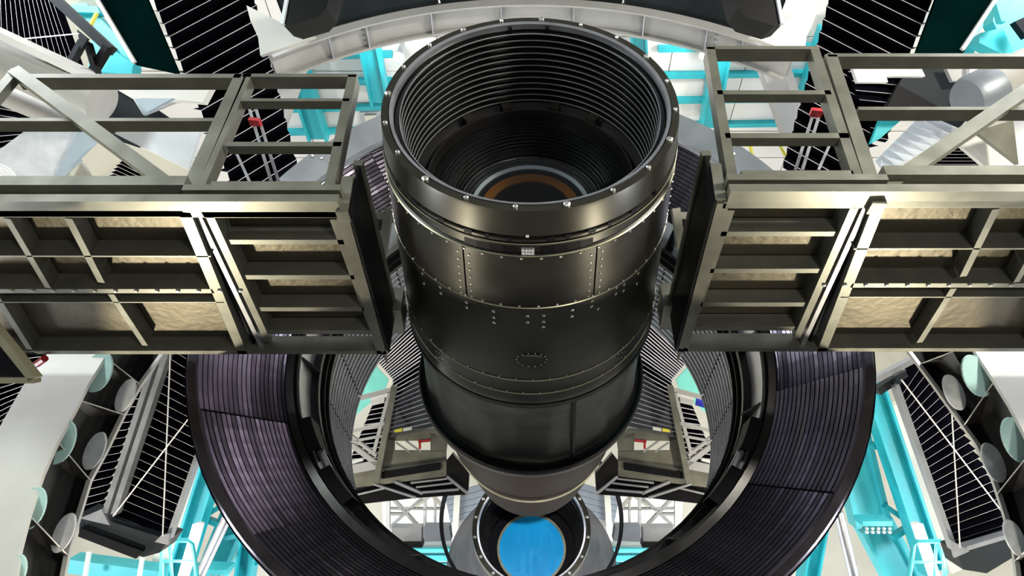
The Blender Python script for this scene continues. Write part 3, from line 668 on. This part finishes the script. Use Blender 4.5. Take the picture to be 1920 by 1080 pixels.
bellows('bellows_curtain', 'black bellows beyond the white girder with the tan corner frame', [(-60, 640), (-100, 900)], [(95, 640), (20, 800)], ('d', 7.6), 16, 0.1)
MX = True
bellows('bellows_curtain', 'black bellows beyond the white girder opposite the tan corner frame', [(-60, 640), (-100, 900)], [(95, 640), (20, 800)], ('d', 7.6), 16, 0.1)
MX = False
def upper_bellows(right):
    if not right:
        L = [(250, -60), (335, 137), (438, 380)]; R = [(430, -150), (478, 40), (548, 310)]
    else:
        m_ = lambda x: 2*CX-x
        L = [(m_(1785), -60), (m_(1720), 95), (m_(1600), 380)]; R = [(m_(1590), -150), (m_(1562), 10), (m_(1478), 310)]
    bellows('bellows_curtain', 'wide black sawtooth-edged bellows fan behind guard rail', L, R, ('d', 7.6), 19, 0.16, 'upper bellows fans', 0.07, 0.005)
    if not right:
        pts = [(175, -20), (268, -20), (335, 138), (252, 120)]; e = ((170, -20), (250, 116))
    else:
        pts = [(m_(1875), -20), (m_(1762), -20), (m_(1718), 100), (m_(1808), 98)]; e = ((m_(1880), -20), (m_(1806), 92))
    T = thing('cladding_board', 'tall green-black flat board with white edge', 'board', P(*pts[2], ('d', 7.3)), 'green-black boards')
    plate('sheet', pts, ('d', 7.3), 0.05, 'teal_dark', T)
    pbeam('white_edge', e[0], e[1], 7, 0.06, ('d', 7.26), 'white', T)
both(upper_bellows)
# far upper left bellows with frame and cable
T = bellows('bellows_curtain', 'black bellows with diagonal hems in a black bolted frame', [(100, -10), (-10, -60)], [(150, 128), (-10, 62)], ('d', 8.2), 14, 0.1, None, 0, 0.005)
pbeam('frame_bar', (82, -20), (204, 92), 17, 0.12, ('d', 7.95), 'slate', T); pbeam('frame_bar', (198, 85), (165, 140), 12, 0.1, ('d', 7.9), 'black', T)
pbeam('frame_bar', (150, 75), (120, 130), 9, 0.1, ('d', 7.85), 'slate', T); pbeam('frame_bar', (160, 78), (178, 138), 9, 0.1, ('d', 7.85), 'black', T); plate('gusset', [(144, 55), (165, 72), (152, 92)], ('d', 7.8), 0.03, 'slate', T)
tag(tube('brace_cable', [P(-10, 78, ('d', 7.7)), P(148, 63, ('d', 7.65))], 0.008, 'wire', None, 6), 'white turnbuckle cable across the black framed bellows', 'cable')

# ================================================================= side steelwork traced on both sides
LB = thing
def pl(name, label, cat, m, d, t, pts, group=None):
    return tag(plate(name, pts, ('d', d), t, m), label, cat, group)
# left
T = thing('truss_node', 'grey truss tubes with white gusset plates behind the plastic-draped rail', 'truss', P(180, 190, ('d', 6.0)))
tube('tube_body', [P(-120, 45, ('d', 6.1)), P(150, 172, ('d', 6.0))], 0.22, 'tube', T, 28)
tube('tube_end', [P(140, 168, ('d', 5.98)), P(192, 192, ('d', 5.98))], [0.215, 0.19], 'channel', T, 28)
pbeam('white_edge', (-20, 58), (148, 138), 12, 0.08, ('d', 5.75), 'white', T)  # highlight along the tube top, built as a white bar
tube('tube_body', [P(-60, 150, ('d', 6.6)), P(140, 232, ('d', 6.6))], 0.11, 'tube', T, 24)
plate('gusset_plate', [(192, 152), (300, 150), (395, 158), (330, 190), (268, 215), (250, 186)], ('d', 6.9), 0.05, 'white', T)
plate('gusset_plate', [(272, 158), (398, 158), (380, 192), (264, 182)], ('d', 6.6), 0.10, 'white', T)
plate('gusset_plate', [(252, 185), (325, 184), (268, 214)], ('d', 6.5), 0.04, 'blueplate', T)
plate('dark_web', [(150, 150), (250, 175), (360, 250), (330, 300), (150, 240)], ('d', 7.05), 0.05, 'slate', T)
pl('plastic_sheet', 'wrinkled pale plastic sheet draped behind the mid rail', 'sheet', 'sheet', 6.2, 0.03, [(62, 234), (152, 234), (120, 300), (92, 350), (-30, 350), (-30, 300), (0, 280)])
pl('plastic_sheet', 'pale blue plastic sheet flap beside the wrinkled sheet', 'sheet', 'blueplate', 6.15, 0.03, [(152, 232), (184, 272), (94, 350), (120, 300)])
plate('cover_plate', [(188, 264), (232, 293), (178, 332), (160, 306), (152, 298)], ('d', 6.05), 0.05, 'cream', T)
plate('cover_plate', [(148, 300), (182, 352), (92, 352)], ('d', 6.3), 0.05, 'cream', T)
plate('fan_plate', [(214, 250), (245, 234), (378, 234), (352, 318), (286, 286)], ('d', 6.4), 0.05, 'fluted', T)
plate('fan_plate', [(262, 275), (352, 318), (330, 360), (300, 355)], ('d', 6.3), 0.05, 'cream', T)
bellows('bellows_curtain', 'small black bellows piece above the toe rail beside the hose bundle', [(228, 292), (190, 350)], [(330, 352), (310, 380)], ('d', 6.6), 9, 0.06, None, 0, 0.004)
bellows('bellows_curtain', 'small black bellows piece beside the wrinkled plastic sheet', [(-10, 175), (-30, 330)], [(68, 198), (10, 300)], ('d', 7.4), 11, 0.06, None, 0, 0.004)
pbeamT = thing('hose_bundle', 'looped bundle of white hoses above the toe rail beside the hose bundle', 'hose', P(20, 330, ('d', 5.6)))
for k in range(4):
    tube('hose', [P(-20+55*math.cos(t*0.2)-k*4+0, 352-46*math.sin(t*0.2)+k*5, ('d', 5.6+0.02*k)) for t in range(0, 11)], 0.012, 'wire', pbeamT, 6)
# right
T = thing('truss_node', 'grey truss tube with plates and blue-grey end beside fluted fairing', 'truss', P(1850, 180, ('d', 6.0)))
tube('tube_body', [P(2080, 60, ('d', 6.1)), P(1850, 172, ('d', 6.0))], 0.21, 'tube', T, 28)
tube('tube_end', [P(1860, 168, ('d', 5.98)), P(1822, 186, ('d', 5.97)), P(1812, 190, ('d', 5.965))], [0.215, 0.215, 0.19], 'greyplate', T, 28)
pbeam('white_edge', (1836, 148), (2000, 70), 10, 0.08, ('d', 6.05), 'white', T)  # white bar standing for the highlight on the tube's upper edge
plate('gusset_plate', [(1597, 122), (1725, 122), (1735, 143), (1662, 143), (1665, 154), (1608, 154)], ('d', 6.6), 0.05, 'white', T)
plate('dark_web', [(1720, 115), (1830, 115), (1830, 205), (1790, 250), (1660, 200), (1690, 150)], ('d', 7.05), 0.05, 'slate', T)
plate('web_panel', [(1772, 122), (1818, 122), (1818, 150), (1786, 152)], ('d', 6.9), 0.05, 'channel', T)
plate('web_panel', [(1818, 118), (1900, 118), (1838, 160), (1818, 175)], ('d', 6.8), 0.05, 'white', T)
plate('dark_web', [(1684, 158), (1760, 200), (1700, 205), (1664, 200)], ('d', 6.7), 0.05, 'black', T)
FP = thing('fluted_fairing', 'pale blue fluted fairing with scalloped edge behind the diagonal brace', 'fairing', P(1720, 290, ('d', 6.2)))
for k in range(8):
    t0, t1 = k/8, (k+1)/8
    a = (1645+t0*90, 300-t0*90); b = (1645+t1*90, 300-t1*90); c = (1660+t1*150, 322-t1*76); d = (1660+t0*150, 322-t0*76)
    plate('flute', [a, (b[0]-3, b[1]+2), c, d], ('d', 6.3), 0.04, 'fluted', FP, depths=[6.35, 6.28, 6.2, 6.25])
plate('teal_gusset', [(1655, 210), (1705, 212), (1650, 260), (1632, 270)], ('d', 7.0), 0.05, 'teal', T)
plate('cover_plate', [(1795, 268), (1835, 250), (1905, 305), (1880, 328), (1866, 328)], ('d', 6.4), 0.05, 'white', T)
plate('cover_plate', [(1830, 246), (1900, 225), (1910, 308)], ('d', 6.1), 0.05, 'olive', T)
plate('web_panel', [(1895, 215), (1990, 200), (1990, 340), (1870, 340)], ('d', 7.2), 0.05, 'white', T)
bellows('bellows_curtain', 'small black bellows triangle above the toe rail by the fluted fairing', [(1790, 272), (1715, 328)], [(1800, 272), (1868, 328)], ('d', 6.6), 9, 0.06, None, 0, 0.004)
bellows('bellows_curtain', 'black bellows strip between guard rails beside the bright notched plate', [(1585, 120), (1640, 260)], [(1705, 130), (1665, 265)], ('d', 7.2), 8, 0.06, None, 0, 0.005)

# teal steelwork high on both sides
def upper_teal(right):
    T = thing('steel_frame', 'teal girders high behind the green-black board', 'frame', P(220, 130, ('d', 9.3)), 'upper teal frames')
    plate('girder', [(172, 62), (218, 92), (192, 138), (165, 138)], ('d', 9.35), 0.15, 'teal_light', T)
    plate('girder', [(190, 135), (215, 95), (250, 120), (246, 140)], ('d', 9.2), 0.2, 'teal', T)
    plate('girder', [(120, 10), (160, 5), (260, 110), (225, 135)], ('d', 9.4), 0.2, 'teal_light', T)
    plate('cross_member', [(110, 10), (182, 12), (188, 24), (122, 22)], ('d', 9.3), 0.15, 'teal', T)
    tube('yellow_pole', [P(182, 24, ('d', 9)), P(165, 58, ('d', 9))], 0.025, 'yellow', T, 8)
both(upper_teal)
T = thing('steel_frame', 'bright teal bracketed steelwork beside the bright notched plate', 'frame', P(1890, 95, ('d', 8.6)))
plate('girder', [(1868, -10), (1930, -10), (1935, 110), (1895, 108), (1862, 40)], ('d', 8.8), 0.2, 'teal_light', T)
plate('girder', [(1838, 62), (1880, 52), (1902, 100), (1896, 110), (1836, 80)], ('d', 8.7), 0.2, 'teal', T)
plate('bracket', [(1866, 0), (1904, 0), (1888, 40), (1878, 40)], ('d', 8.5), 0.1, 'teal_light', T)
plate('dark_bracket', [(1903, 40), (1925, 30), (1925, 70)], ('d', 8.5), 0.1, 'black', T)
def yrail(x):
    T = thing('yellow_railing', 'bright yellow tubular safety railing beyond the ring plate', 'railing', P(x, 285, ('d', 8.2)))
    tube('rail', [P(x-40, 272, ('d', 8.2)), P(x+25, 268, ('d', 8.2)), P(x+38, 292, ('d', 8.2))], 0.022, 'yellow', T, 8)
    tube('post', [P(x-28, 272, ('d', 8.2)), P(x-25, 292, ('d', 8.2))], 0.02, 'yellow', T, 8)
yrail(1435)

# ================================================================= lower teal steel, lamps, pipes
def lower_steel(right):
    m_ = (lambda x: 2*CX-x)
    D = ('d', 10.0)
    g = 'columns beside the lower bellows'
    if right:
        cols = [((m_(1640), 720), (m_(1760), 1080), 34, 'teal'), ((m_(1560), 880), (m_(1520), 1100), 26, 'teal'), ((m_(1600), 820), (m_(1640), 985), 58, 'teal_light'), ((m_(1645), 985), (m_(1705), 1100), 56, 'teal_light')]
        pipe = ((m_(1572), 960), (m_(1606), 1100)); grey = ((m_(1680), 760), (m_(1800), 1070)); lamp = ((m_(1722), 985), (m_(1764), 1110)); fl = ((m_(1618), 982), (m_(1674), 982)); cg = (m_(1742), 1052)
        br = [((m_(1662), 950), (m_(1712), 985)), ((m_(1712), 988), (m_(1676), 1010)), ((m_(1640), 840), (m_(1672), 815)), ((m_(1630), 770), (m_(1660), 750))]
    else:
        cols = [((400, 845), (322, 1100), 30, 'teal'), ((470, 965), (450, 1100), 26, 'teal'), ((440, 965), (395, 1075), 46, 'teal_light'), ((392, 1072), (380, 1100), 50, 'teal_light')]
        pipe = ((428, 965), (372, 1085)); grey = ((372, 840), (300, 1060)); lamp = ((370, 985), (334, 1110)); fl = ((368, 1072), (424, 1074)); cg = (332, 1050)
        br = [((383, 968), (430, 940)), ((383, 975), (425, 992)), ((455, 1000), (480, 1060)), ((420, 1010), (470, 1000))]
    SF = thing('steel_frame', 'teal braced steel frame with bolted joint below ring', 'frame', P(*cols[0][1], ('d', 10.2)), 'teal steel frames')
    for i, (a, b, w, mm) in enumerate(cols):
        hbeam('column', a, b, (w, 0.3, ('d', 10.2+0.25*i)), mm, SF)
    for a, b in br: pbeam('brace', a, b, 9, 0.12, ('d', 10.6), 'teal', SF)
    tag(pbeam('grey_column', grey[0], grey[1], 34, 0.2, ('d', 10.8), 'cream'), 'pale cream column beside the lower bellows frame', 'column', 'cream columns')
    tag(tube('conduit', [P(*pipe[0], ('d', 9.6)), P(*pipe[1], ('d', 9.6))], 0.07, 'silver', None, 14), 'shiny silver conduit pipe crossing near the ring edge', 'pipe', 'silver conduits')
    J = SF
    pbeam('flange', fl[0], fl[1], 9, 0.3, ('d', 9.9), 'teal_light', J)
    its = []
    for k in range(5):
        for r_ in (0, 7): its.append((P(fl[0][0]+(fl[1][0]-fl[0][0])*(0.12+0.19*k), fl[0][1]+8+r_, ('d', 9.95)), -FWD, 0.025, 0.04))
    discs('bolts', its, 'white', J)
    LT = thing('tube_lamp', 'glowing white tube lamp along the steel column', 'lamp', P(*lamp[1], ('d', 9.3)), 'tube lamps')
    a = P(*lamp[0], ('d', 9.3)); b = P(*lamp[1], ('d', 9.3))
    tube('tube', [a, b], 0.06, 'lamp', LT, 12); tube('holder', [a+FWD*0.1, b+FWD*0.1], 0.05, 'white', LT, 8)
    l = bpy.data.lights.new('tube_light', 'POINT'); l.energy = 20; l.shadow_soft_size = 0.2; o = bpy.data.objects.new('tube_light', l); COL.objects.link(o); o.location = (a+b)/2-FWD*0.25
    cx, cy = cg
    CG = thing('lamp_cage', 'pale teal tubular guard cage around the tube lamp', 'cage', P(cx, cy+40, ('d', 9.2)), 'lamp cages')
    pts = [(cx-30, cy+60), (cx-28, cy-30), (cx-22, cy-37), (cx+22, cy-37), (cx+29, cy-30), (cx+42, cy+60)]
    tube('hoop', [P(x, y, ('d', 9.15)) for x, y in pts], 0.03, 'teal_light', CG, 8)
    tube('cross_tube', [P(cx-29, cy+2, ('d', 9.15)), P(cx+33, cy+2, ('d', 9.15))], 0.02, 'teal_light', CG, 8)
    tube('inner_tube', [P(cx-14, cy-36, ('d', 9.15)), P(cx-8, cy+60, ('d', 9.15))], 0.02, 'teal_light', CG, 8)
both(lower_steel)
tag(pbeam('deck_edge', (125, 1062), (300, 1085), 26, 0.3, ('d', 10.5), 'teal_light'), 'bright teal deck edge under the tall framed bellows', 'beam')
for x in (160, 262): tag(pbeam('upright', (x+5, 1035), (x-4, 1090), 6, 0.06, ('d', 10.2), 'white'), 'thin white upright standing on the teal deck edge', 'post', 'deck edge uprights')

# ================================================================= mirror reflection inside the ring, built as solid barrel, platforms, trusses
FB = thing('far_barrel', 'smaller flared barrel with black hoop and blue round lens cover beyond snout', 'telescope camera', (AX.x, 12.0, AX.z-1.4))
lathe('hoop', loop([(1.285, 9.5), (1.235, 9.48), (1.235, 9.58), (1.285, 9.6)]), 'black', FB)
lathe('flared_skirt', [(0.84, 10.2), (0.95, 10.7), (1.15, 11.4), (1.42, 12.3), (1.5, 12.5)], 'skirt', FB)
lathe('mouth_ring', loop([(0.80, 10.1), (0.87, 10.1), (0.88, 10.3), (0.80, 10.25)]), 'barrel_rim', FB)
lathe('mouth_ring', loop([(0.775, 10.12), (0.80, 10.11), (0.80, 10.2), (0.775, 10.2)]), 'silver', FB)
for k in range(6):
    y = 10.25+0.16*k; lathe('inner_ring', loop([(0.79-0.01*k, y), (0.745-0.012*k, y), (0.745-0.012*k, y+0.03), (0.79-0.01*k, y+0.05)]), 'ringblack', FB, n=64)
lathe('inner_wall', [(0.80, 10.2), (0.72, 11.35), (0.0, 11.36)], 'black', FB)
lathe('lens_cover', loop([(0.0005, 11.20), (0.515, 11.22), (0.515, 11.28), (0.0005, 11.28)]), 'blue', FB)  # disc coloured as the blue reflected in the lens
lathe('lens_rim', loop([(0.515, 11.19), (0.55, 11.19), (0.55, 11.3), (0.515, 11.3)]), 'gold', FB)
discs('mouth_screws', [(axp(0.835, 10.1, math.radians(k*20)), (0, -1, 0), 0.022, 0.02) for k in range(18)], 'bolt', FB)
for k, (x0, x1, y0, y1) in enumerate(((968, 975, 1000, 1070), (986, 992, 990, 1075), (1012, 1016, 985, 1030), (1000, 1008, 1040, 1078), (1030, 1036, 995, 1070))):
    plate('cover_strip', [(x0, y0), (x1, y0), (x1, y1), (x0, y1)], ('Y', 11.185), 0.015, 'blue', FB)

def reflected_platform(right):
    T = thing('far_platform', 'small grey metal platform with clear shield inside ring', 'platform', P(760, 900, ('d', 8.2)), 'small platforms inside the ring')
    d = ('d', 8.2)
    # tray: front beam, right end box, underside
    plate('tray_front', [(627, 892), (837, 864), (837, 893), (640, 918)], d, 0.08, 'olive', T)
    plate('tray_slot', [(716, 886), (826, 868), (826, 881), (716, 898)], ('d', 8.17), 0.03, 'black', T)
    plate('tray_end', [(837, 864), (848, 850), (880, 888), (877, 927), (837, 894)], d, 0.10, 'ringblack', T)
    plate('tray_underside', [(640, 918), (837, 893), (877, 927), (778, 934), (652, 948)], ('d', 8.24), 0.06, 'black', T)
    pbeam('underside_bar', (838, 894), (878, 927), 5, 0.04, ('d', 8.15), 'silver', T)
    for p0, p1, w in (((700, 908), (780, 934), 4), ((740, 904), (792, 926), 5), ((770, 906), (838, 898), 3), ((780, 914), (848, 906), 3), ((788, 924), (860, 918), 4), ((652, 932), (720, 916), 3)):
        pbeam('underside_bar', p0, p1, w, 0.04, ('d', 8.18), 'steel', T)
    # upright wall with window
    for pts in ([(716, 845), (837, 845), (837, 862), (715, 880)], [(722, 822), (740, 820), (740, 846), (718, 846)], [(807, 812), (840, 822), (837, 846), (807, 846)], [(724, 822), (740, 808), (818, 803), (832, 818), (807, 826), (740, 827)]):
        plate('wall_panel', pts, ('d', 8.25), 0.03, 'olive', T)
    pbeam('window_bar', (742, 830), (768, 848), 3, 0.02, ('d', 8.24), 'steel', T); pbeam('window_bar', (760, 826), (790, 848), 3, 0.02, ('d', 8.24), 'steel', T)
    pbeam('clamp', (784, 828), (806, 826), 5, 0.03, ('d', 8.24), 'red', T); pbeam('clamp', (787, 828), (787, 842), 4, 0.03, ('d', 8.24), 'red', T)
    plate('clear_shield', [(724, 822), (745, 745), (785, 700), (800, 730), (818, 803)], ('d', 8.22), 0.015, 'shield', T)
    plate('yellow_sign', [(739, 806), (754, 803), (754, 809), (739, 811)], ('d', 8.2), 0.01, 'yellow', T); plate('white_sign', [(756, 803), (772, 800), (772, 806), (756, 809)], ('d', 8.2), 0.01, 'white', T)
    # guard frame
    pbeam('guard_post', (739, 724), (704, 906), 11, 0.06, ('d', 8.1), 'olive', T); pbeam('guard_post', (730, 735), (700, 850), 6, 0.05, ('d', 8.12), 'channel', T)
    for p0, p1, w, mm in (((650, 753), (738, 730), 9, 'channel'), ((635, 815), (722, 794), 6, 'channel'), ((650, 830), (716, 818), 4, 'channel'), ((636, 818), (708, 872), 9, 'channel'), ((650, 812), (705, 855), 6, 'channel'), ((626, 876), (680, 862), 5, 'white'), ((645, 836), (645, 880), 6, 'white'), ((628, 886), (706, 872), 16, 'channel')):
        pbeam('guard_rail', p0, p1, w, 0.05, ('d', 8.12), mm, T)
    plate('white_board' if not right else 'notice_board', [(694, 746), (722, 738), (720, 754), (697, 761)], ('d', 8.3), 0.02, 'white', T)
    if right: plate('blue_board', [(662, 755), (690, 746), (692, 760), (664, 768)], ('d', 8.3), 0.02, 'royal', T)
both(reflected_platform)
def reflected_bellows(right):
    bellows('bellows_curtain', 'dark grey bellows slope beside the barrel inside ring', [(700, 672), (736, 712)], [(785, 588), (812, 660)], ('d', 8.9), 12, 0.08, 'bellows slopes inside the ring', 0, 0.012)
    bellows('bellows_curtain', 'dark bellows behind the clear shield inside the ring', [(736, 712), (722, 820)], [(812, 660), (825, 800)], ('d', 9.0), 14, 0.08, 'bellows behind the clear shields', 0, 0.011)
    bellows('bellows_curtain', 'dark bellows behind the small guard frame inside the ring', [(700, 752), (652, 872)], [(728, 745), (712, 868)], ('d', 8.8), 13, 0.08, 'bellows behind the small guard frames', 0, 0.011)
    pl('mint_panel', 'bright mint green panel glimpsed above the small guard frame', 'panel', 'mint', 9.3, 0.05, [(672, 720), (698, 680), (728, 712), (720, 735), (640, 800), (625, 870), (615, 830)], 'mint panels inside the ring')
    pl('mint_panel', 'bright mint green patch beside the barrel inside ring', 'panel', 'mint', 9.2, 0.05, [(752, 618), (776, 604), (795, 660), (780, 650)], 'mint patches beside the barrel')
both(reflected_bellows)
def reflected_truss(right):
    T = thing('far_truss', 'pale lattice truss with diagonal braces below the small platform', 'truss', P(760, 1000, ('d', 10.5)), 'lattice trusses inside the ring')
    for p0, p1, w, mm in (((727, 935), (727, 1005), 7, 'white'), ((735, 935), (790, 995), 5, 'channel'), ((790, 935), (733, 988), 5, 'channel'), ((796, 932), (796, 1010), 5, 'white'), ((815, 930), (815, 1010), 4, 'white'), ((730, 955), (832, 955), 3, 'channel'), ((730, 965), (760, 965), 4, 'steel'), ((812, 932), (832, 955), 5, 'cream'), ((780, 950), (808, 930), 5, 'cream')):
        pbeam('truss_bar', p0, p1, w, 0.08, ('d', 10.4), mm, T)
    pl('pale_backing', 'glowing pale wall sheet behind the lattice truss', 'panel', 'white', 13.3, 0.05, [(715, 930), (840, 925), (850, 1000), (720, 1010)], 'pale wall sheets')
    E2 = thing('equipment_box', 'grey metal equipment boxes at the foot of the lattice truss', 'box', P(770, 1020, ('d', 10.3)), 'equipment boxes')
    plate('box_front', [(733, 990), (790, 990), (790, 1016), (736, 1016)], ('d', 10.1), 0.2, 'steel', E2); plate('box_front', [(795, 988), (842, 988), (846, 1014), (795, 1016)], ('d', 10.1), 0.2, 'greyplate', E2)
    plate('box_base', [(736, 1016), (790, 1016), (792, 1027), (738, 1027)], ('d', 10.08), 0.2, 'ringblack', E2)
    BP = thing('boarded_panel', 'slate grey boarded panel behind the far black hoop', 'panel', P(890, 1000, ('d', 12.9)), 'boarded slate panels')
    for k in range(7):
        t0 = k/7; t1 = (k+0.93)/7
        lx = lambda t: (834+14*t, 928+72*t); rx_ = lambda t: (962-10*t, 890+90*t)
        plate('board', [lx(t0), rx_(t0), rx_(t1), lx(t1)], ('d', 12.9), 0.05, 'greyplate' if k < 5 else 'tube', BP)
    tag(pbeam('cream_post', (857, 930), (852, 1015), 11, 0.1, ('d', 12.6), 'cream'), 'cream square post behind the far black hoop', 'post', 'cream posts')
    for y, h, mm in ((1033, 7, 'teal_light'), (1047, 11, 'teal'), (1062, 9, 'teal_light')):
        tag(pbeam('floor_strip', (735, y), (900, y), h, 0.1, ('d', 13.2), mm), {1033: 'narrow pale teal strip below the equipment boxes', 1047: 'broad teal strip below the equipment boxes', 1062: 'pale teal strip lowest under the equipment boxes'}[y], 'strip', 'teal strips %d' % y)
    pl('pale_floor', 'bright white wall sheet behind the teal strips', 'panel', 'white', 13.4, 0.05, [(720, 1005), (905, 1000), (905, 1110), (720, 1110)], 'white wall sheets')
both(reflected_truss)
